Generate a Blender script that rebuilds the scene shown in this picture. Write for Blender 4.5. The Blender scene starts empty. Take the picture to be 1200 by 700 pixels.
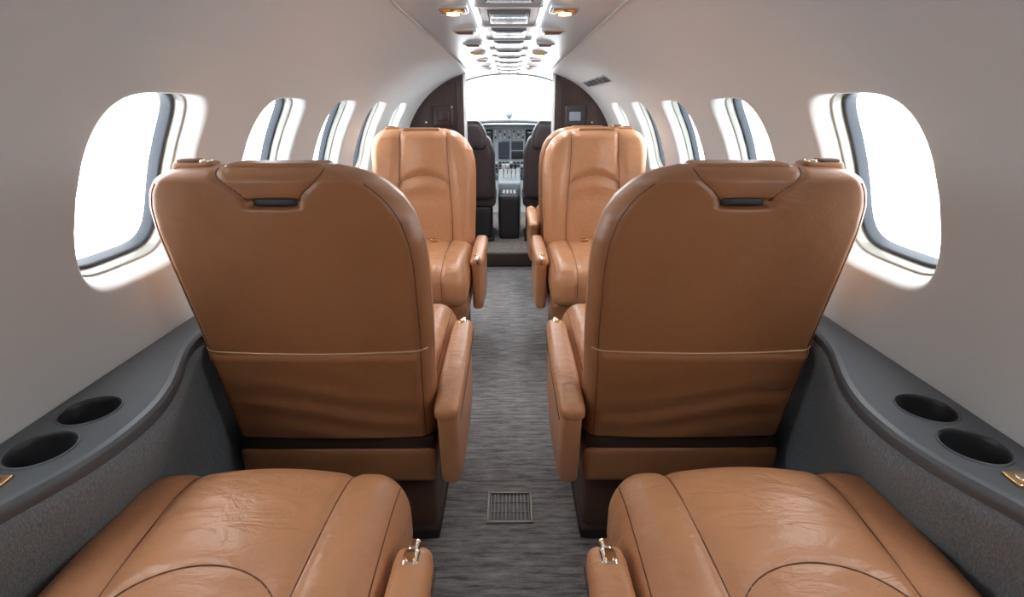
import bpy, bmesh, math, random
import numpy as np
from mathutils import Vector, Matrix
random.seed(4)
scene = bpy.context.scene
COL = scene.collection

# ------------------------------------------------------------ materials
def mat(name, color, rough=0.5, metal=0.0, bump=None, var=None, emis=None, coat=0.0, spec=0.5, ramp=(0.3, 0.7), det=(6, 0.65)):
    m = bpy.data.materials.new(name); m.use_nodes = True
    nt = m.node_tree; b = nt.nodes['Principled BSDF']
    b.inputs['Base Color'].default_value = (*color, 1)
    b.inputs['Roughness'].default_value = rough
    b.inputs['Metallic'].default_value = metal
    b.inputs['Specular IOR Level'].default_value = spec
    if coat: b.inputs['Coat Weight'].default_value = coat
    if emis:
        b.inputs['Emission Color'].default_value = (*emis[0], 1)
        b.inputs['Emission Strength'].default_value = emis[1]
    tc = nt.nodes.new('ShaderNodeTexCoord')
    if var:
        mp = nt.nodes.new('ShaderNodeMapping'); mp.inputs['Scale'].default_value = var[0]
        nt.links.new(tc.outputs['Object'], mp.inputs[0])
        n = nt.nodes.new('ShaderNodeTexNoise'); n.inputs['Scale'].default_value = 1.0
        n.inputs['Detail'].default_value = det[0]; n.inputs['Roughness'].default_value = det[1]
        nt.links.new(mp.outputs[0], n.inputs['Vector'])
        r = nt.nodes.new('ShaderNodeValToRGB')
        a = var[1]
        r.color_ramp.elements[0].position = ramp[0]; r.color_ramp.elements[1].position = ramp[1]
        c0 = [max(0, c*(1-a)) for c in color]; c1 = [min(1, c*(1+a)) for c in color]
        if len(var) > 2: c1 = [c1[i]*var[2][i] for i in range(3)]
        r.color_ramp.elements[0].color = (*c0, 1)
        r.color_ramp.elements[1].color = (*c1, 1)
        nt.links.new(n.outputs['Fac'], r.inputs[0]); nt.links.new(r.outputs[0], b.inputs['Base Color'])
    if bump:
        prev = None
        for bp_ in bump:
            sc, st, di = bp_[:3]
            mp = nt.nodes.new('ShaderNodeMapping'); mp.inputs['Scale'].default_value = sc
            nt.links.new(tc.outputs['Object'], mp.inputs[0])
            n = nt.nodes.new('ShaderNodeTexNoise'); n.inputs['Scale'].default_value = 1.0
            n.inputs['Detail'].default_value = 3
            if len(bp_) > 3: n.inputs['Distortion'].default_value = bp_[3]
            nt.links.new(mp.outputs[0], n.inputs['Vector'])
            bp = nt.nodes.new('ShaderNodeBump'); bp.inputs['Strength'].default_value = st
            bp.inputs['Distance'].default_value = di
            nt.links.new(n.outputs['Fac'], bp.inputs['Height'])
            if prev: nt.links.new(prev.outputs[0], bp.inputs['Normal'])
            prev = bp
        nt.links.new(prev.outputs[0], b.inputs['Normal'])
    return m

M = {}
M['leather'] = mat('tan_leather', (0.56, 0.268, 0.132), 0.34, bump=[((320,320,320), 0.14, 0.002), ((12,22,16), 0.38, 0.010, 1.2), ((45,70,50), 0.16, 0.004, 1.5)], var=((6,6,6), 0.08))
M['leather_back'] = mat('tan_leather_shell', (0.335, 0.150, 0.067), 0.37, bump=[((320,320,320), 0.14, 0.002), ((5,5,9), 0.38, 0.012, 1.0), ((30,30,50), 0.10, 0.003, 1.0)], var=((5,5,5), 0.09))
M['seam'] = mat('leather_seam', (0.14, 0.06, 0.03), 0.6)
M['piping'] = mat('pocket_piping', (0.50, 0.33, 0.20), 0.5)
M['darkgap'] = mat('dark_trim', (0.045, 0.028, 0.022), 0.6)
M['pedestal'] = mat('seat_pedestal_brown', (0.13, 0.072, 0.048), 0.5)
M['chrome'] = mat('polished_nickel', (0.85, 0.74, 0.62), 0.15, 1.0)
M['gold'] = mat('brass', (0.75, 0.5, 0.25), 0.25, 1.0)
M['wall'] = mat('cabin_liner', (0.655, 0.680, 0.682), 0.38, bump=[((260,260,260), 0.04, 0.002)])
M['ceil'] = mat('headliner', (0.64, 0.665, 0.68), 0.34)
M['ceilpanel'] = mat('headliner_gloss', (0.50, 0.53, 0.56), 0.20)
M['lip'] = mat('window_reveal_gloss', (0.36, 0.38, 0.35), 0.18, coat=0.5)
M['seal'] = mat('window_seal', (0.040, 0.053, 0.070), 0.5)
M['ledge'] = mat('ledge_grey', (0.085, 0.094, 0.104), 0.5, bump=[((500,500,500), 0.15, 0.001)])
M['cup'] = mat('cupholder_dark', (0.02, 0.022, 0.025), 0.45)
M['fabric'] = mat('sidewall_fabric', (0.175, 0.205, 0.232), 0.95, bump=[((600,600,150), 0.5, 0.002)], var=((420,420,150), 0.35))
M['carpet'] = mat('aisle_carpet', (0.335, 0.305, 0.288), 1.0, bump=[((90,400,300), 0.6, 0.004)], var=((9,75,30), 0.58, (0.93, 1.0, 1.07)), ramp=(0.38, 0.62), det=(9, 0.8))
M['carpet2'] = mat('cockpit_carpet', (0.24, 0.205, 0.185), 1.0, bump=[((300,300,300), 0.6, 0.003)], var=((30,30,30), 0.4))
M['wood'] = mat('dark_walnut', (0.026, 0.013, 0.013), 0.28, var=((40,40,3), 0.5), coat=0.25)
M['post'] = mat('door_post', (0.6, 0.6, 0.6), 0.35)
M['pilot'] = mat('dark_pilot_leather', (0.050, 0.036, 0.040), 0.42, bump=[((200,200,200), 0.1, 0.002)])
M['panel'] = mat('instrument_grey_hazed', (0.36, 0.41, 0.45), 0.5)  # grey lightened, bright cockpit haze painted into the colour
M['screen'] = mat('display_glass', (0.05, 0.07, 0.09), 0.12)
M['black'] = mat('black_plastic', (0.02, 0.02, 0.023), 0.45)
M['glare'] = mat('glareshield_grey_hazed', (0.22, 0.25, 0.27), 0.6)  # glareshield also paled to carry the windscreen haze in its colour
M['white'] = mat('white_marking', (0.75, 0.75, 0.75), 0.5)
M['vent'] = mat('vent_metal', (0.30, 0.26, 0.235), 0.45, 0.2)
M['psu'] = mat('psu_insert', (0.20, 0.235, 0.27), 0.15)
M['strip'] = mat('cabin_light_strip', (1,1,1), 0.5, emis=((0.93, 0.96, 1.0), 6))
M['wash'] = mat('cabin_wash_light', (1,1,1), 0.5, emis=((0.93, 0.96, 1.0), 50))
M['lamp'] = mat('reading_lamp_bulb', (1,0.8,0.5), 0.5, emis=((1.0, 0.62, 0.26), 6))
g = bpy.data.materials.new('window_glass'); g.use_nodes = True
nt = g.node_tree; nt.nodes.clear()
o = nt.nodes.new('ShaderNodeOutputMaterial'); mx = nt.nodes.new('ShaderNodeMixShader'); mx.inputs[0].default_value = 0.05
tr = nt.nodes.new('ShaderNodeBsdfTransparent'); gl = nt.nodes.new('ShaderNodeBsdfGlossy'); gl.inputs['Roughness'].default_value = 0.03
nt.links.new(tr.outputs[0], mx.inputs[1]); nt.links.new(gl.outputs[0], mx.inputs[2]); nt.links.new(mx.outputs[0], o.inputs[0])
M['glass'] = g

# ------------------------------------------------------------ helpers
def empty(name, loc=(0,0,0), rotz=0):
    e = bpy.data.objects.new(name, None); e.empty_display_size = 0.1
    e.location = loc; e.rotation_euler = (0,0,rotz); COL.objects.link(e); return e

def mk_mesh(name, verts, faces, mats, fmat=None, smooth=True, recalc=True):
    me = bpy.data.meshes.new(name)
    me.from_pydata([tuple(map(float, v)) for v in verts], [], faces)
    if not isinstance(mats, (list, tuple)): mats = [mats]
    for m in mats: me.materials.append(M[m])
    if fmat is not None:
        for p, i in zip(me.polygons, fmat): p.material_index = i
    if recalc:
        bm = bmesh.new(); bm.from_mesh(me); bmesh.ops.recalc_face_normals(bm, faces=bm.faces); bm.to_mesh(me); bm.free()
    for p in me.polygons: p.use_smooth = smooth
    me.update(); return me

def add(name, me, parent=None, loc=(0,0,0), rot=(0,0,0)):
    ob = bpy.data.objects.new(name, me); ob.location = loc; ob.rotation_euler = rot
    COL.objects.link(ob)
    if parent: ob.parent = parent
    return ob

_cube = {}
def cube_grid(n):
    if n in _cube: return _cube[n]
    bm = bmesh.new(); bmesh.ops.create_cube(bm, size=2)
    bmesh.ops.subdivide_edges(bm, edges=bm.edges[:], cuts=n, use_grid_fill=True)
    bm.verts.ensure_lookup_table()
    V = np.array([v.co[:] for v in bm.verts]); F = [tuple(v.index for v in f.verts) for f in bm.faces]
    bm.free(); _cube[n] = (V, F); return V, F

def rbox_data(lo, hi, r, n=7, deform=None, clus=1.7):
    lo = np.array(lo, float); hi = np.array(hi, float)
    lo, hi = np.minimum(lo, hi), np.maximum(lo, hi)
    h = (hi-lo)/2; c = (hi+lo)/2; r = min(r, h.min()*0.999)
    V, F = cube_grid(n)
    P = np.sign(V)*(1-(1-np.abs(V))**clus)
    Q = P*h; inn = np.clip(Q, -(h-r), h-r); d = Q-inn
    L = np.linalg.norm(d, axis=1, keepdims=True); L[L < 1e-9] = 1
    R = inn+d/L*r+c
    if deform: R = np.array([deform(*p) for p in R])
    return R, F

def rbox(name, lo, hi, r, m, parent=None, n=7, deform=None):
    R, F = rbox_data(lo, hi, r, n, deform)
    return add(name, mk_mesh(name, R, F, m), parent)

class Batch:
    """collect several shapes in one mesh"""
    def __init__(s): s.v = []; s.f = []; s.mi = []; s.mats = []
    def put(s, V, F, m):
        if m not in s.mats: s.mats.append(m)
        k = len(s.v); s.v += [tuple(p) for p in V]; s.f += [tuple(i+k for i in f) for f in F]
        s.mi += [s.mats.index(m)]*len(F)
    def box(s, lo, hi, r, m, n=4, deform=None, clus=1.7):
        R, F = rbox_data(lo, hi, r, n, deform, clus); s.put(R, F, m)
    def tube(s, pts, r, m, k=6):
        pts = [Vector(p) for p in pts]; V = []; F = []
        for i, p in enumerate(pts):
            t = (pts[min(i+1, len(pts)-1)]-pts[max(i-1, 0)]).normalized()
            up = Vector((0,0,1)) if abs(t.z) < 0.9 else Vector((0,1,0))
            a = t.cross(up).normalized(); b = t.cross(a)
            for j in range(k):
                an = 2*math.pi*j/k; V.append(p+a*math.cos(an)*r+b*math.sin(an)*r)
        for i in range(len(pts)-1):
            for j in range(k):
                F.append((i*k+j, i*k+(j+1)%k, (i+1)*k+(j+1)%k, (i+1)*k+j))
        F.append(tuple(range(k))[::-1]); F.append(tuple((len(pts)-1)*k+j for j in range(k)))
        s.put(V, F, m)
    def cyl(s, c, r, h, m, axis='z', k=24, r2=None):
        r2 = r if r2 is None else r2; V = []
        for t, rr in ((-h/2, r), (h/2, r2)):
            for j in range(k):
                an = 2*math.pi*j/k; x, y = math.cos(an)*rr, math.sin(an)*rr
                p = {'z': (x, y, t), 'y': (x, t, y), 'x': (t, x, y)}[axis]
                V.append((c[0]+p[0], c[1]+p[1], c[2]+p[2]))
        F = [(j, (j+1)%k, k+(j+1)%k, k+j) for j in range(k)]+[tuple(range(k))[::-1], tuple(range(k, 2*k))]
        s.put(V, F, m)
    def mesh(s, name, smooth=True, mirror=1):
        v = [(p[0]*mirror, p[1], p[2]) for p in s.v]
        me = mk_mesh(name, v, s.f, s.mats, s.mi, smooth)
        return me

def sharp(me, ang=40):
    bm = bmesh.new(); bm.from_mesh(me)
    for e in bm.edges:
        if len(e.link_faces) == 2 and e.calc_face_angle(0) > math.radians(ang): e.smooth = False
    bm.to_mesh(me); bm.free(); return me

# ------------------------------------------------------------ fuselage section
A, B, ZC, NN = 0.76, 0.74, 0.66, 2.4
ph = np.linspace(0, math.pi/2, 4000)
cx = A*np.cos(ph)**(2/NN); cz = ZC+B*np.sin(ph)**(2/NN)
cx[-1] = 0
ss = np.concatenate([[0], np.cumsum(np.hypot(np.diff(cx), np.diff(cz)))])
cx = np.concatenate([[A], cx]); cz = np.concatenate([[ZC-0.06], cz]); ss = np.concatenate([[-0.06], ss])
SMAX = ss[-1]
def P2(s): return float(np.interp(s, ss, cx)), float(np.interp(s, ss, cz))
def s_of_z(z): return float(np.interp(z, cz, ss))
def z_of_x(x): return float(np.interp(-abs(x), -cx[1:], cz[1:]))
def N2(s):
    a = P2(s-0.004); b = P2(s+0.004); t = np.array([b[0]-a[0], b[1]-a[1]]); t /= np.linalg.norm(t)
    return np.array([t[1], -t[0]])   # outward
sA, sB = s_of_z(0.76), s_of_z(1.25)
Y_BACK, Y_BULK = -0.6, 3.80
PITCH = 0.55; WC = [0.455+PITCH*i for i in range(6)]
P_Y0, P_Y1 = WC[0]-PITCH/2, WC[-1]+PITCH/2
ZW0, ZW1 = 0.828, 1.170
scen = (s_of_z(ZW0)+s_of_z(ZW1))/2; WS = (s_of_z(ZW1)-s_of_z(ZW0))/2; WY = 0.158

def grid(y0, y1, ny, s0, s1, ns, side):
    V = []; F = []
    for i in range(ny+1):
        for j in range(ns+1):
            x, z = P2(s0+(s1-s0)*j/ns); V.append((side*x, y0+(y1-y0)*i/ny, z))
    for i in range(ny):
        for j in range(ns):
            a = i*(ns+1)+j; F.append((a, a+1, a+ns+2, a+ns+1))
    return V, F

def outline(u, v, sc):
    th = math.atan2(v, u); n = 2/4.3
    c, s_ = math.cos(th), math.sin(th)
    k = (sc-1)*0.145
    return ((WY+k)*math.copysign(abs(c)**n, c), (WS+k)*math.copysign(abs(s_)**n, s_))
NB = 24
bound = [(-1+2*i/NB, -1) for i in range(NB)]+[(1, -1+2*i/NB) for i in range(NB)]+[(1-2*i/NB, 1) for i in range(NB)]+[(-1, 1-2*i/NB) for i in range(NB)]
def wpos(side, yc, dy, ds, off):
    x, z = P2(scen+ds); n = N2(scen)
    return (side*(x+n[0]*off), yc+dy, z+n[1]*off)
def ring_faces(nr, N, base=0):
    F = []
    for k in range(nr-1):
        for j in range(N):
            a = base+k*N+j; b = base+k*N+(j+1)%N; F.append((a, b, b+N, a+N))
    return F
win_id = 0
for side, nm in ((-1, 'left'), (1, 'right')):
    bt = Batch()
    V, F = grid(Y_BACK, Y_BULK+0.65, 2, -0.06, sA, 12, side); bt.put(V, F, 'wall')
    V, F = grid(Y_BACK, P_Y0, 2, sA, sB, 48, side); bt.put(V, F, 'wall')
    V, F = grid(P_Y1, Y_BULK+0.65, 2, sA, sB, 48, side); bt.put(V, F, 'wall')
    for yc in WC:
        V = []; N = len(bound); nr = 0
        for t in np.linspace(0, 1, 9):
            for u, v in bound:
                by = u*PITCH/2; bs = (sA+sB)/2+v*(sB-sA)/2-scen
                oy, os_ = outline(u, v, 1.06)
                V.append(wpos(side, yc, by+(oy-by)*t, bs+(os_-bs)*t, 0))
            nr += 1
        for sc, off in ((1.04, 0.0008), (1.02, 0.003), (1.003, 0.008), (0.988, 0.016), (0.972, 0.027), (0.958, 0.040)):
            for u, v in bound:
                oy, os_ = outline(u, v, sc); V.append(wpos(side, yc, oy, os_, off))
            nr += 1
        bt.put(V, ring_faces(nr, N), 'wall')
        win_id += 1
        wb = Batch()
        def rings(lst, m):
            V = []
            for sc, off in lst:
                for u, v in bound:
                    oy, os_ = outline(u, v, sc); V.append(wpos(side, yc, oy, os_, off))
            wb.put(V, ring_faces(len(lst), N), m)
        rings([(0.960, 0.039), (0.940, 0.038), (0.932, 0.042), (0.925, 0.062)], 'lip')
        rings([(0.928, 0.061), (0.892, 0.058), (0.878, 0.063), (0.872, 0.082)], 'seal')
        V = []
        def gring(t):
            return [wpos(side, yc, outline(u, v, 0.888)[0]*t, outline(u, v, 0.888)[1]*t, 0.076) for u, v in bound]
        for t in (1.0, 0.6, 0.3, 0.02): V += gring(t)
        wb.put(V, ring_faces(4, N)+[tuple(3*N+j for j in range(N))], 'glass')
        add('window_%d' % win_id, wb.mesh('window_%d' % win_id))
    me = bt.mesh('wall_'+nm)
    bm = bmesh.new(); bm.from_mesh(me); bmesh.ops.remove_doubles(bm, verts=bm.verts, dist=0.0004); bmesh.ops.recalc_face_normals(bm, faces=bm.faces); bm.to_mesh(me); bm.free()
    add('wall_'+nm, me)
# ceiling
bt = Batch()
for side in (-1, 1):
    V, F = grid(Y_BACK, Y_BULK+0.65, 2, sB, SMAX, 40, side); bt.put(V, F, 'ceil')
me = bt.mesh('ceiling'); bm = bmesh.new(); bm.from_mesh(me); bmesh.ops.remove_doubles(bm, verts=bm.verts, dist=0.0004); bm.to_mesh(me); bm.free()
add('ceiling', me)
# rear bulkhead
pts = [(P2(s)[0], P2(s)[1]) for s in np.linspace(0, SMAX, 40)]
poly = [(0.8, 0)]+pts+[(-x, z) for x, z in pts[::-1][1:]]+[(-0.8, 0)]
add('wall_back', mk_mesh('wall_back', [(x, Y_BACK, z) for x, z in poly], [tuple(range(len(poly)))], 'wall', smooth=False))
# floors
rbox('floor', (-0.74, Y_BACK, -0.04), (0.74, Y_BULK, 0.0), 0.003, 'carpet', n=2)
rbox('floor_cockpit', (-0.74, Y_BULK, -0.04), (0.74, 5.45, 0.10), 0.003, 'carpet2', n=2)
rbox('trim_1', (-0.36, Y_BULK-0.03, 0.0), (0.36, Y_BULK, 0.108), 0.006, 'darkgap', n=3)
# grille let into the right upper wall near the cockpit
bt = Batch()
def wallpatch(y0, y1, s0, s1, off, m):
    V = []
    for s in np.linspace(s0, s1, 5):
        x, z = P2(s); nn = N2(s)
        for y in (y0, y1): V.append((x-nn[0]*off, y, z-nn[1]*off))
    bt.put(V, [(2*i, 2*i+1, 2*i+3, 2*i+2) for i in range(4)], m)
sg = s_of_z(1.285)
wallpatch(2.70, 3.50, sg-0.026, sg+0.026, 0.0025, 'ceilpanel')
for i in range(5):
    wallpatch(2.73+i*0.15, 2.85+i*0.15, sg-0.019, sg+0.019, 0.0045, 'psu')
    for j in range(2): wallpatch(2.74+i*0.15, 2.84+i*0.15, sg-0.014+j*0.017, sg-0.004+j*0.017, 0.006, 'black')
add('air_grille', bt.mesh('air_grille'))

# ------------------------------------------------------------ side ledges
yk = [-0.6, 0.30, 0.38, 0.45, 0.52, 0.60, 0.67, 0.75, 0.83, 0.90, 0.96, 1.02, 1.2, 3.8]
xk = [0.69, 0.69, 0.685, 0.665, 0.635, 0.600, 0.588, 0.590, 0.612, 0.642, 0.668, 0.684, 0.69, 0.69]
fy = np.linspace(-0.6, 3.8, 2201); fx = np.interp(fy, yk, xk); kern = np.hanning(61); kern /= kern.sum()
fxs = np.convolve(np.pad(fx, 30, mode='edge'), kern, mode='valid')
def xin(y): return float(np.interp(y, fy, fxs))
ys = sorted(set([-0.59, -0.2, 0.2]+list(np.round(np.linspace(0.28, 1.1, 50), 4))+[1.3, 2, 2.6, 3.2, 3.79]))
cups = [(0.690, 0.632), (0.697, 0.735)]
ZL = 0.68
for side, nm in ((-1, 'left'), (1, 'right')):
    par = empty('side_ledge')
    V = []; F = []
    prof = lambda y: [(0.758, ZL-0.05), (0.758, ZL), (0.748, ZL), (0.742, ZL-0.003), (xin(y)+0.022, ZL-0.003), (xin(y)+0.016, ZL), (xin(y)+0.006, ZL-0.001), (xin(y)+0.001, ZL-0.006), (xin(y)-0.001, ZL-0.014), (xin(y)+0.002, ZL-0.026), (xin(y)+0.008, ZL-0.05)]
    for y in ys:
        for x, z in prof(y): V.append((side*x, y, z))
    k = len(prof(0))
    for i in range(len(ys)-1):
        for j in range(k):
            F.append((i*k+j, i*k+(j+1)%k, (i+1)*k+(j+1)%k, (i+1)*k+j))
    F.append(tuple(range(k))); F.append(tuple((len(ys)-1)*k+j for j in range(k)))
    ob = add('ledge_top', mk_mesh('ledge_top', V, F, 'ledge', smooth=False), None)
    for cxp, cyp in cups:
        b2 = Batch(); b2.cyl((side*cxp, cyp, ZL), 0.042, 0.2, 'cup', k=48)
        co = add('cutter', b2.mesh('cutter', smooth=False))
        md = ob.modifiers.new('b', 'BOOLEAN'); md.object = co; md.operation = 'DIFFERENCE'; md.solver = 'EXACT'
        bpy.context.view_layer.update()
        me2 = bpy.data.meshes.new_from_object(ob.evaluated_get(bpy.context.evaluated_depsgraph_get()))
        ob.modifiers.clear(); ob.data = me2; bpy.data.objects.remove(co)
    for p in ob.data.polygons: p.use_smooth = True
    sharp(ob.data, 30)
    ob.parent = par
    for cxp, cyp in cups:
        V = []; N = 48
        prof2 = [(0.046, ZL-0.003), (0.0455, ZL-0.0005), (0.0435, ZL-0.0005), (0.0415, ZL-0.003), (0.040, ZL-0.01), (0.038, ZL-0.065), (0.030, ZL-0.07), (0.001, ZL-0.07)]
        for r, z in prof2:
            for j in range(N):
                an = 2*math.pi*j/N; V.append((side*cxp+r*math.cos(an), cyp+r*math.sin(an), z))
        fm = [0]*(2*N)+[1]*((len(prof2)-3)*N)+[1]
        add('cup_holder', mk_mesh('cup_holder', V, ring_faces(len(prof2), N)+[tuple((len(prof2)-1)*N+j for j in range(N))], ['ledge', 'cup'], fm), par)
    bb = Batch(); bb.box((side*0.675, 0.543, ZL-0.004), (side*0.712, 0.573, ZL+0.002), 0.002, 'gold'); bb.box((side*0.684, 0.551, ZL), (side*0.703, 0.565, ZL+0.004), 0.002, 'chrome')
    add('ashtray_lid', bb.mesh('ashtray_lid'), par)
    V = []; F = []
    prof = lambda y: [(xin(y)+0.004, ZL-0.020), (xin(y)-0.004, ZL-0.028), (xin(y)-0.004, ZL-0.050), (xin(y)+0.006, ZL-0.075), (xin(y)*0.75+0.70*0.25, 0.55), (xin(y)*0.35+0.70*0.65, 0.46), (0.697, 0.36), (0.70, 0.2), (0.70, 0.0)]
    k = 9
    for y in ys:
        for x, z in prof(y): V.append((side*x, y, z))
    for i in range(len(ys)-1):
        for j in range(k-1): F.append((i*k+j, i*k+j+1, (i+1)*k+j+1, (i+1)*k+j))
    add('fabric_side_panel', mk_mesh('fabric_side_panel', V, F, 'fabric'), par)

# ------------------------------------------------------------ passenger seats
ZT = 1.05; ZB0 = 0.385
zi = [0.38, 0.5, 0.7, 0.85, 0.90, 0.953, 0.99, 1.018, 1.036, 1.046, 1.05]
xi_ = [0.240, 0.244, 0.252, 0.254, 0.250, 0.236, 0.214, 0.184, 0.154, 0.124, 0.09]
zo = [0.38, 0.5, 0.7, 0.80, 0.86, 0.93, 0.975, 1.005, 1.028, 1.042, 1.05]
xo = [0.246, 0.250, 0.256, 0.262, 0.266, 0.269, 0.265, 0.254, 0.236, 0.212, 0.180]
tz = np.linspace(0.36, 1.05, 700)
def sm(a):
    kk = np.hanning(25); kk /= kk.sum(); return np.convolve(np.pad(a, 12, mode='edge'), kk, mode='valid')
TI = sm(np.interp(tz, zi, xi_)); TO = sm(np.interp(tz, zo, xo))
XI = lambda z: float(np.interp(z, tz, TI)); XO = lambda z: float(np.interp(z, tz, TO))
def edge(d, r):
    u = min(max(d/r, 0), 1); return math.sqrt(max(0, 1-(1-u)**2))
def ga(d, w): return math.exp(-(d/w)**2)
def sstep(a, b, x):
    t = min(max((x-a)/(b-a), 0), 1); return t*t*(3-2*t)
def archz(x): return 0.835-0.045*(x/0.13)**2
HX = -0.012
def trap_half(z): return 0.047+0.050*sstep(0.985, 1.045, z)
def back_y(x, z, front):
    mid = 0.112-0.12*(z-0.39)/0.66
    d = min(x+XO(z), XI(z)-x)
    if front:
        e = edge(d, 0.048)*edge(ZT-z, 0.045)*edge(z-ZB0, 0.03)
        t = 0.058+0.012*math.sin((z-0.4)/0.66*math.pi)
        sx = 0.135-0.02*sstep(0.6, 1.0, z)
        t += 0.022*sstep(sx-0.01, sx+0.05, abs(x))*(1-0.6*sstep(0.8, 1.0, z))
        t -= 0.008*ga(abs(x)-sx, 0.009)
        if abs(x) < sx:
            za = archz(x)
            t -= 0.009*ga(z-za, 0.008)
            t += 0.018*sstep(za, za+0.04, z)*(1-(x/sx)**2)
            t += 0.006*(1-(x/sx)**2)
            t += 0.012*ga(z-za+0.045, 0.03)*(1-(x/sx)**2)
            if z < za-0.03: t -= 0.0008*ga(((z-0.40) % 0.07)-0.035, 0.008)
        return mid+t*e
    e = edge(d, 0.034)*edge(ZT-z, 0.028)*edge(z-ZB0, 0.02)
    t = 0.056+0.010*(1-(x/0.25)**2)
    if z < 0.65:
        w = (1-sstep(0.635, 0.65, z))*sstep(0.385, 0.41, z)
        t += 0.007*w+0.0024*w*(math.sin(z*95+2.2*math.sin(x*9)+x*4))*(0.5+0.5*math.cos(x*6+z*13))*(1-sstep(0.5, 0.63, z)*0.8)
    t -= 0.002*ga(d-0.022, 0.006)
    if z > 0.95:
        t -= 0.034*math.exp(-((x-HX)/0.044)**6)*math.exp(-((z-0.984)/0.0085)**4)
        if z > 0.985: t -= 0.005*ga(abs(x-HX)-trap_half(z), 0.006)
    return mid-t*e

def seat_meshes(m):
    out = []
    NA, NZ = 100, 120
    al = [-math.cos(math.pi*i/NA) for i in range(NA+1)]
    al = [0.5*a+0.5*(-1+2*i/NA) for i, a in enumerate(al)]
    zr = [ZB0+(ZT-ZB0)*(0.35*(j/NZ)+0.65*(0.5-0.5*math.cos(math.pi*j/NZ))) for j in range(NZ+1)]
    zr = sorted(zr+[0.972, 0.976, 0.980, 0.988, 0.992, 0.996])
    NZ = len(zr)-1
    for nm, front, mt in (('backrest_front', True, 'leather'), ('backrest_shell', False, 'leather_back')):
        V = []; F = []
        for z in zr:
            a0, a1 = -XO(z), XI(z)
            for a in al:
                x = a0+(a1-a0)*(a+1)/2; V.append((m*x, back_y(x, z, front), z))
        for j in range(NZ):
            for i in range(NA):
                q = j*(NA+1)+i; F.append((q, q+1, q+NA+2, q+NA+1))
        me = mk_mesh(nm, V, F, mt, recalc=False)
        bm = bmesh.new(); bm.from_mesh(me); bm.faces.ensure_lookup_table()
        f = bm.faces[len(bm.faces)//2+NA//2]; f.normal_update()
        if (f.normal.y > 0) != front: bmesh.ops.reverse_faces(bm, faces=bm.faces[:])
        bm.to_mesh(me); bm.free(); out.append((nm, me))
    sb = Batch()
    def onf(pts, front, r, mt, lift=0.0006):
        sb.tube([(x, back_y(x, z, front)+(lift if front else -lift), z) for x, z in pts], r, mt)
    for s_ in (-1, 1):
        onf([(s_*(0.135-0.02*sstep(0.6, 1.0, z)), z) for z in np.linspace(0.42, 1.035, 70)], True, 0.0016, 'seam')
    onf([(x, archz(x)) for x in np.linspace(-0.122, 0.122, 24)], True, 0.0014, 'seam')
    onf([(XI(z)-0.022, z) for z in np.linspace(0.40, 1.02, 50)], False, 0.0011, 'seam')
    onf([(-XO(z)+0.022, z) for z in np.linspace(0.40, 1.02, 50)], False, 0.0011, 'seam')
    onf([(x, 0.652-0.004*(1-(x/0.24)**2)) for x in np.linspace(-0.246, 0.240, 40)], False, 0.0020, 'piping', 0.0010)
    for s_ in (-1, 1):
        onf([(HX+s_*trap_half(z), z) for z in np.linspace(0.988, 1.046, 14)], False, 0.0014, 'seam')
    out.append(('seams', sb.mesh('seams', mirror=m)))
    hb = Batch()
    hb.box((HX-0.091, -0.038, 1.032), (HX+0.091, 0.040, 1.0535), 0.010, 'leather_back', n=12)
    hb.box((HX-0.043, -0.045, 0.976), (HX+0.043, -0.030, 0.993), 0.005, 'black', n=6)  # black block added in the slot, paints the recess shade darker
    hb.box((-0.200, -0.034, 1.036), (-0.122, 0.010, 1.0565), 0.010, 'leather_back', n=8)
    hb.box((-0.190, -0.030, 1.052), (-0.150, -0.002, 1.0605), 0.004, 'seam', n=5)
    hb.box((-0.147, -0.030, 1.052), (-0.132, -0.008, 1.060), 0.003, 'chrome', n=4)
    out.append(('headrest', hb.mesh('headrest', mirror=m)))
    lo, hi, r = np.array((-0.245, 0.10, 0.345)), np.array((0.245, 0.675, 0.505)), 0.060
    SX = 0.126
    def sxf(y): return SX+0.012*sstep(0.3, 0.67, y)
    def yarc(x, sx): return 0.438-0.05*(x/sx)**2-0.03*(x/sx)**6
    def cdef(x, y, z):
        top = sstep(0.43, 0.49, z); fr = sstep(0.60, 0.66, y)
        sx = sxf(y)
        dz = top*(0.016*(1-(x/0.245)**2)+0.012*sstep(0.25, 0.50, y)*(1-sstep(0.56, 0.67, y)))
        gr = ga(abs(x)-sx, 0.010)*0.006
        puff = 0.006*math.cos(min(abs(x)/sx, 1)*math.pi/2) if abs(x) < sx else 0.007*math.sin((abs(x)-sx)/(0.245-sx)*math.pi)
        ya = yarc(x, sx)
        if abs(x) < sx:
            dz -= top*0.006*ga(y-ya, 0.010)
            dz -= top*0.004*(1-sstep(ya-0.02, ya, y))
            if y < ya-0.02: dz -= top*0.0022*ga(((ya-y) % 0.045)-0.0225, 0.008)
        dz += top*(puff-gr)
        y2 = y+(1-top)*fr*(puff-gr) + 0.012*fr*math.cos(x/0.245*math.pi/2)
        return (x, y2, z+dz)
    cb = Batch(); cb.box(lo, hi, r, 'leather', n=84, deform=cdef, clus=1.35)
    ZTc, YF = 0.505, 0.675
    def cpath(xf, y0=0.16):
        pts = []
        for y in np.linspace(y0, YF-r, 40): pts.append((xf(y), y, ZTc, 0, 1))
        for a in np.linspace(0, math.pi/2, 12)[1:]: pts.append((xf(0.67), YF-r+r*math.sin(a), ZTc-r+r*math.cos(a), math.sin(a), math.cos(a)))
        pts.append((xf(0.67), YF, 0.40, 1, 0))
        o_ = []
        for x, y, z, ny, nz in pts:
            q = cdef(x, y, z); o_.append((q[0], q[1]+ny*0.0005, q[2]+nz*0.0005))
        return o_
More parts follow.
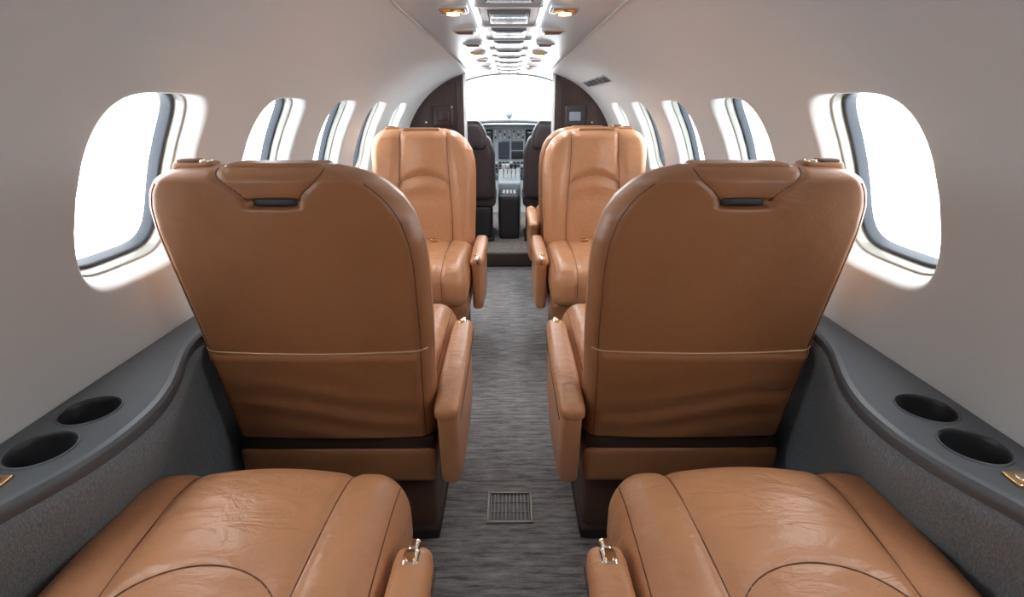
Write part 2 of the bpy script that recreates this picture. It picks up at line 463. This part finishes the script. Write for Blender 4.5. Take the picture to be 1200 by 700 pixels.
    for s_ in (-1, 1):
        cb.tube(cpath(lambda y: s_*sxf(y)), 0.0012, 'seam')
        cb.tube([(lambda q: (q[0], q[1], q[2]+0.0006))(cdef(s_*0.2275, y, ZTc-r+math.sqrt(r*r-(0.2275-0.185)**2))) for y in np.linspace(0.16, 0.63, 30)], 0.0011, 'seam')
    cb.tube([(lambda q: (q[0], q[1], q[2]+0.0008))(cdef(x, yarc(x, sxf(0.42)), ZTc)) for x in np.linspace(-0.129, 0.129, 40)], 0.0012, 'seam')
    out.append(('seat_cushion', cb.mesh('seat_cushion', mirror=m)))
    fb = Batch()
    fb.box((-0.238, 0.055, 0.350), (0.236, 0.14, 0.395), 0.008, 'darkgap')
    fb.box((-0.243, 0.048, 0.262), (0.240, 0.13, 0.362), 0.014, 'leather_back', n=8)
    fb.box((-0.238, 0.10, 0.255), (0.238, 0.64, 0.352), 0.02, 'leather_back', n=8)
    fb.box((-0.20, 0.14, 0.02), (0.215, 0.52, 0.29), 0.02, 'pedestal', n=8)
    fb.box((-0.215, 0.12, 0.0), (0.225, 0.54, 0.04), 0.01, 'darkgap')
    out.append(('seat_frame', fb.mesh('seat_frame', mirror=m)))
    ab = Batch()
    def adef(x, y, z):
        t = (y-0.0)/0.5
        z2 = z if z < 0.4 else z+0.012*math.sin(t*math.pi)-0.012*(1-t)
        xo_ = 0.006*math.sin(t*math.pi)*(1 if x > 0.28 else 0)
        yy = y+(0.03*(0.52-z)/0.24 if y < 0.1 else -0.02*(0.52-z)/0.24 if y > 0.4 else 0)
        return (x+xo_, yy, z2)
    ab.box((0.252, 0.0, 0.268), (0.300, 0.50, 0.505), 0.018, 'leather', n=14, deform=adef)
    ab.box((0.246, -0.004, 0.478), (0.306, 0.505, 0.522), 0.020, 'leather', n=14, deform=adef)
    ab.tube([(0.307+0.004*math.sin((y)/0.5*math.pi), y, 0.484-0.012*(1-y/0.5)+0.012*math.sin(y/0.5*math.pi)) for y in np.linspace(0.01, 0.49, 16)], 0.0012, 'seam')
    ab.box((0.262, 0.458, 0.512), (0.288, 0.490, 0.526), 0.006, 'chrome', n=6)
    ab.box((0.266, 0.484, 0.490), (0.286, 0.512, 0.524), 0.007, 'chrome', n=6)
    ab.cyl((0.275, 0.470, 0.527), 0.007, 0.006, 'gold')
    out.append(('armrest', sharp(ab.mesh('armrest', mirror=m), 60)))
    bb = Batch()
    bb.box((0.03, 0.185, 0.520), (0.065, 0.210, 0.538), 0.005, 'gold')
    out.append(('seat_belt_buckle', bb.mesh('seat_belt_buckle', mirror=m)))
    return out
SM = {1: seat_meshes(1), -1: seat_meshes(-1)}
def seat(side, y, aft=False, lift=0.0, recl=0.0):
    m = (1 if side < 0 else -1)*(-1 if aft else 1)
    e = empty('passenger_seat', (side*0.422, y, 0), math.pi if aft else 0)
    for nm, me in SM[m]:
        ob = add(nm, me, e)
        if nm == 'seat_cushion': ob.location.z = lift
        if recl and nm in ('backrest_front', 'backrest_shell', 'seams', 'headrest'):
            ob.rotation_euler.x = recl   # recline about the cushion line
            zc, yc = 0.45, 0.10
            c_, s_ = math.cos(recl), math.sin(recl)
            ob.location = (0, yc-(yc*c_-zc*s_)-0.02, zc-(yc*s_+zc*c_))
for side in (-1, 1):
    seat(side, 1.0); seat(side, 0.105, lift=0.017, recl=math.radians(11)); seat(side, 2.69, True)
seat(1, 2.97)

# ------------------------------------------------------------ aisle floor vent
vb = Batch()
def frame(b, x0, x1, y0, y1, z0, z1, t, m):
    b.box((x0, y0, z0), (x1, y0+t, z1), 0.0015, m); b.box((x0, y1-t, z0), (x1, y1, z1), 0.0015, m)
    b.box((x0, y0, z0), (x0+t, y1, z1), 0.0015, m); b.box((x1-t, y0, z0), (x1, y1, z1), 0.0015, m)
frame(vb, -0.070, 0.070, 1.180, 1.310, 0.0, 0.006, 0.009, 'vent')
vb.box((-0.064, 1.185, 0.0005), (0.064, 1.305, 0.0015), 0.0004, 'black')
for i in range(11): vb.box((-0.060+i*0.0115, 1.187, 0.001), (-0.0555+i*0.0115, 1.303, 0.004), 0.0012, 'vent')
for i in range(2): vb.box((-0.062, 1.224+i*0.04, 0.001), (0.062, 1.227+i*0.04, 0.0038), 0.001, 'vent')
add('floor_vent', vb.mesh('floor_vent'))

# ------------------------------------------------------------ overhead panel
par = empty('overhead_service_panel')
V = []; F = []; xs = np.linspace(-0.25, 0.25, 41)
prof = [(x, z_of_x(x)-0.014) for x in xs]
prof = [(-0.262, z_of_x(0.262)+0.001), (-0.258, z_of_x(0.258)-0.010)]+prof+[(0.258, z_of_x(0.258)-0.010), (0.262, z_of_x(0.262)+0.001)]
for y in (Y_BACK+0.01, Y_BULK):
    for x, z in prof: V.append((x, y, z))
k = len(prof)
for j in range(k-1): F.append((j, j+1, k+j+1, k+j))
add('headliner_panel', mk_mesh('headliner_panel', V, F, 'ceilpanel'), par)
cb = Batch()
cb.box((-0.075, Y_BACK+0.02, 1.364), (0.075, 3.74, 1.392), 0.008, 'ceilpanel', n=6)
for i in range(12):
    y = 0.16+i*0.30
    cb.box((-0.052, y, 1.360), (0.052, y+0.20, 1.368), 0.003, 'psu')
    cb.box((-0.046, y+0.015, 1.3585), (0.046, y+0.09, 1.364), 0.002, 'screen' if i % 2 else 'psu')
    cb.box((-0.078, y+0.235, 1.359), (0.078, y+0.250, 1.39), 0.003, 'ceilpanel')
add('centre_rail', cb.mesh('centre_rail'), par)
lb = Batch()
for s_ in (-1, 1):
    lb.box((s_*0.080, -0.2, z_of_x(0.09)-0.020), (s_*0.092, 3.7, z_of_x(0.09)-0.012), 0.002, 'strip')
    for i in range(4):
        y = 2.62+i*0.28
        lb.box((s_*0.195, y, z_of_x(0.21)-0.022), (s_*0.225, y+0.22, z_of_x(0.21)-0.010), 0.002, 'wash')
add('light_strips', lb.mesh('light_strips'), par)
for i, y in enumerate([0.30, 0.69, 1.06, 1.45, 1.84, 2.2, 2.56, 2.92, 3.28, 3.55]):
    for s_ in (-1, 1):
        fb = Batch(); x = s_*0.140; z = z_of_x(0.14)-0.014
        fb.box((x-0.038, y-0.042, z-0.006), (x+0.038, y+0.042, z+0.004), 0.004, 'ceilpanel')
        if i % 3 == 0:
            fb.box((x-0.032, y-0.036, z-0.008), (x+0.032, y+0.036, z+0.003), 0.003, 'gold')
            fb.cyl((x, y, z-0.009), 0.023, 0.006, 'gold'); fb.cyl((x, y, z-0.0125), 0.016, 0.004, 'lamp')
        else:
            fb.box((x-0.030, y-0.032, z-0.008), (x+0.030, y+0.032, z+0.003), 0.003, 'gold' if i % 3 == 1 else 'psu')
            for q in range(4): fb.box((x-0.024, y-0.024+q*0.013, z-0.010), (x+0.024, y-0.018+q*0.013, z-0.006), 0.001, 'pedestal')
        add('ceiling_downlight' if i % 3 == 0 else 'air_outlet', sharp(fb.mesh('ceiling_fixture')), par)

# ------------------------------------------------------------ cockpit bulkhead
def bulk(side):
    e = empty('partition_'+('left' if side < 0 else 'right'))
    x0 = 0.315
    pl = [(x0, 0.0), (0.745, 0.0), (0.755, 0.62)]+[P2(s) for s in np.linspace(0, SMAX, 60) if P2(s)[0] > x0+0.005]
    pl.append((x0, z_of_x(x0)))
    pl = [(side*x, z) for x, z in pl]
    n = len(pl)
    V = [(x, Y_BULK, z) for x, z in pl]+[(x, Y_BULK+0.04, z) for x, z in pl]
    F = [tuple(range(n)), tuple(range(n, 2*n))[::-1]]+[(i, (i+1) % n, n+(i+1) % n, n+i) for i in range(n)]
    add('wood_panel', mk_mesh('wood_panel', V, F, 'wood', smooth=False), e)
    b = Batch()
    b.box((side*0.298, Y_BULK-0.012, 0.1), (side*0.318, Y_BULK+0.05, z_of_x(0.3)), 0.006, 'post')
    b.box((side*0.375, Y_BULK-0.012, 0.12), (side*0.53, Y_BULK, 0.98), 0.006, 'wood')
    b.box((side*0.39, Y_BULK-0.012, 1.02), (side*0.54, Y_BULK, 1.16), 0.006, 'wood' if side < 0 else 'black')
    b.box((side*0.42, Y_BULK-0.016, 1.06), (side*0.50, Y_BULK-0.008, 1.12), 0.003, 'psu' if side > 0 else 'wood')
    b.cyl((side*0.58, Y_BULK-0.014, 1.05), 0.008, 0.016, 'gold', axis='y')
    for q in range(3):
        b.box((side*(0.325+q*0.013), Y_BULK-0.02, 0.3), (side*(0.334+q*0.013), Y_BULK-0.008, 1.32), 0.003, 'darkgap')
    add('door_post_and_trim', b.mesh('door_post_and_trim'), e)
bulk(-1); bulk(1)

# ------------------------------------------------------------ cockpit
YR = Y_BULK+0.65
def nose(y):
    t = (y-YR)/1.05; return 1-0.35*t*t
bt = Batch()
for side in (-1, 1):
    V = []; F = []; n1 = 12; zz = [0.05, 0.35, 0.62, 0.8, 0.95, 1.03]
    for i in range(n1+1):
        y = YR+1.05*i/n1
        for z in zz:
            x = A if z < ZC else P2(s_of_z(z))[0]; V.append((side*x*nose(y), y, z))
    k = len(zz)
    for i in range(n1):
        for j in range(k-1): F.append((i*k+j, i*k+j+1, (i+1)*k+j+1, (i+1)*k+j))
    bt.put(V, F, 'wall')
    V = [(side*0.76, Y_BULK, 0.0), (side*0.76, YR, 0.0), (side*0.76, YR, 0.62), (side*0.76, Y_BULK, 0.62)]
    bt.put(V, [(0, 1, 2, 3)], 'wall')
V = [(-0.55, YR+1.05, 0.0), (0.55, YR+1.05, 0.0), (0.55, YR+1.05, 1.03), (-0.55, YR+1.05, 1.03)]
bt.put(V, [(0, 1, 2, 3)], 'wall')
add('wall_cockpit', bt.mesh('wall_cockpit', smooth=False))
def ws(u, t):
    s1 = s_of_z(1.03); s = SMAX-(SMAX-s1)*abs(u); x, z = P2(s)
    x *= math.copysign(1, u)
    yb = YR+1.05*(1-abs(u)**2.2*0.9); xb = math.copysign(1, u)*abs(u)*P2(s1)[0]*nose(yb)
    k = t
    return (x*(1-k)+xb*k, YR*(1-k)+yb*k, z*(1-k)+1.03*k+0.05*math.sin(math.pi*k)*(1-abs(u)))
V = []; F = []
for i in range(41):
    for j in range(11): V.append(ws(-1+i/20, j/10))
for i in range(40):
    for j in range(10): F.append((i*11+j, i*11+j+1, (i+1)*11+j+1, (i+1)*11+j))
wse = empty('windscreen')
add('glass_pane', mk_mesh('glass_pane', V, F, 'glass'), wse)
b = Batch()
for u, r in ((0, 0.005), (-0.70, 0.018), (0.70, 0.018), (-0.98, 0.02), (0.98, 0.02)):
    b.tube([ws(u, t) for t in np.linspace(0, 1, 12)], r, 'post', k=8)
b.tube([ws(u, 0) for u in np.linspace(-1, 1, 41)], 0.010, 'post', k=8)
b.tube([ws(u, 1) for u in np.linspace(-1, 1, 41)], 0.010, 'post', k=8)
add('windscreen_frame', b.mesh('windscreen_frame'), wse)

ip = empty('instrument_panel'); YP = 4.92
b = Batch()
b.box((-0.56, YP, 0.50), (0.56, YP+0.06, 1.00), 0.02, 'panel', n=8)
b.box((-0.58, YP-0.14, 1.010), (0.58, YP+0.25, 1.042), 0.015, 'glare', n=14, deform=lambda x, y, z: (x, y, z-0.05*(x/0.58)**4+0.010*math.cos(x*5)))
for cx_, w in ((-0.42, 0.16), (-0.235, 0.15), (0.235, 0.15), (0.42, 0.16)):
    b.box((cx_-w/2-0.01, YP-0.012, 0.73), (cx_+w/2+0.01, YP+0.01, 0.96), 0.006, 'black')
    b.box((cx_-w/2, YP-0.015, 0.74), (cx_+w/2, YP-0.008, 0.95), 0.002, 'screen')
b.box((-0.145, YP-0.012, 0.52), (0.145, YP+0.01, 0.97), 0.006, 'panel')
b.box((-0.10, YP-0.02, 0.70), (0.005, YP-0.005, 0.86), 0.004, 'screen')
b.box((0.02, YP-0.02, 0.78), (0.13, YP-0.005, 0.86), 0.004, 'screen')
b.box((0.02, YP-0.02, 0.70), (0.13, YP-0.005, 0.77), 0.004, 'black')
for r_ in range(3):
    for c_ in range(7):
        b.cyl((-0.125+c_*0.042, YP-0.018, 0.89+r_*0.026), 0.008, 0.014, 'white' if (r_+c_) % 3 else 'black', axis='y', k=14)
for r_ in range(5):
    for c_ in range(8):
        b.box((-0.13+c_*0.034, YP-0.022, 0.545+r_*0.028), (-0.108+c_*0.034, YP-0.006, 0.563+r_*0.028), 0.003, 'white' if (r_*3+c_) % 4 == 0 else 'black', n=2)
add('panel_face', b.mesh('panel_face'), ip)
b = Batch(); b.box((-0.03, YP-0.06, 1.06), (0.03, YP, 1.12), 0.015, 'glare'); b.cyl((0, YP-0.064, 1.09), 0.022, 0.01, 'panel', axis='y'); b.cyl((0, YP-0.03, 1.055), 0.012, 0.03, 'black')
add('compass', b.mesh('compass'), ip)
tp = empty('throttle_pedestal'); b = Batch()
b.box((-0.085, 4.25, 0.10), (0.085, 4.60, 0.47), 0.02, 'black', n=8)
b.box((-0.10, 4.55, 0.10), (0.10, 4.89, 0.58), 0.02, 'panel', n=8, deform=lambda x, y, z: (x, y, z if z < 0.4 else z+0.25*(y-4.74)))
b.box((-0.07, 4.28, 0.465), (0.07, 4.50, 0.478), 0.004, 'screen')
for i, x in enumerate((-0.05, -0.015, 0.02, 0.055)):
    b.tube([(x, 4.66, 0.54), (x, 4.63, 0.66)], 0.006, 'chrome'); b.box((x-0.013, 4.605, 0.65), (x+0.013, 4.645, 0.685), 0.008, 'white' if i < 2 else 'black')
for r_ in range(3):
    for c_ in range(4): b.box((-0.055+c_*0.03, 4.30+r_*0.06, 0.474), (-0.038+c_*0.03, 4.325+r_*0.06, 0.484), 0.003, 'white', n=2)
add('pedestal_box', b.mesh('pedestal_box'), tp)
for sd in (-1, 1):
    b = Batch(); ox = sd*0.36
    b.tube([(ox, YP, 0.68), (ox, YP-0.22, 0.70)], 0.016, 'black', k=10)
    b.tube([(ox+q[0], q[1], q[2]) for q in [(-0.13, YP-0.24, 0.80), (-0.14, YP-0.24, 0.74), (-0.10, YP-0.23, 0.70), (0, YP-0.22, 0.69), (0.10, YP-0.23, 0.70), (0.14, YP-0.24, 0.74), (0.13, YP-0.24, 0.80)]], 0.014, 'black', k=10)
    add('control_yoke', b.mesh('control_yoke'), ip)
    e = empty('pilot_seat', (sd*0.325, 4.10, 0)); b = Batch()
    b.box((-0.215, 0.0, 0.46), (0.215, 0.11, 0.95), 0.045, 'pilot', n=18, deform=lambda x, y, z: (x*(1-0.22*sstep(0.80, 1.0, z)), y-0.10*(z-0.4)+0.025*(abs(x)/0.2)**3, z))
    b.box((-0.155, -0.070, 0.84), (0.155, 0.02, 1.055), 0.045, 'pilot', n=14, deform=lambda x, y, z: (x*(1-0.25*sstep(0.95, 1.06, z)), y, z))
    add('backrest', b.mesh('backrest'), e)
    b = Batch(); b.box((-0.215, 0.06, 0.38), (0.215, 0.50, 0.50), 0.045, 'pilot', n=14)
    b.box((-0.18, 0.08, 0.12), (0.18, 0.44, 0.39), 0.02, 'black', n=5); b.box((-0.20, 0.06, 0.10), (0.20, 0.48, 0.13), 0.008, 'black')
    b.box((-sd*0.2-0.02, 0.06, 0.60), (-sd*0.2+0.02, 0.34, 0.64), 0.015, 'pilot', n=6)
    add('cushion_and_base', b.mesh('cushion_and_base'), e)

# ------------------------------------------------------------ world / camera
w = bpy.data.worlds.new('sky'); scene.world = w; w.use_nodes = True
bg = w.node_tree.nodes['Background']; bg.inputs[0].default_value = (0.95, 0.975, 1.0, 1); bg.inputs[1].default_value = 7.2
cam = bpy.data.cameras.new('camera'); cam.lens = 18; cam.sensor_width = 36; cam.clip_start = 0.02
co = bpy.data.objects.new('camera', cam); COL.objects.link(co)
co.location = (0, 0, 1.15); co.rotation_euler = (math.radians(69.5), 0, math.radians(-0.3))
scene.camera = co
scene.view_settings.view_transform = 'Standard'
scene.view_settings.look = 'None'
scene.view_settings.exposure = 0.0
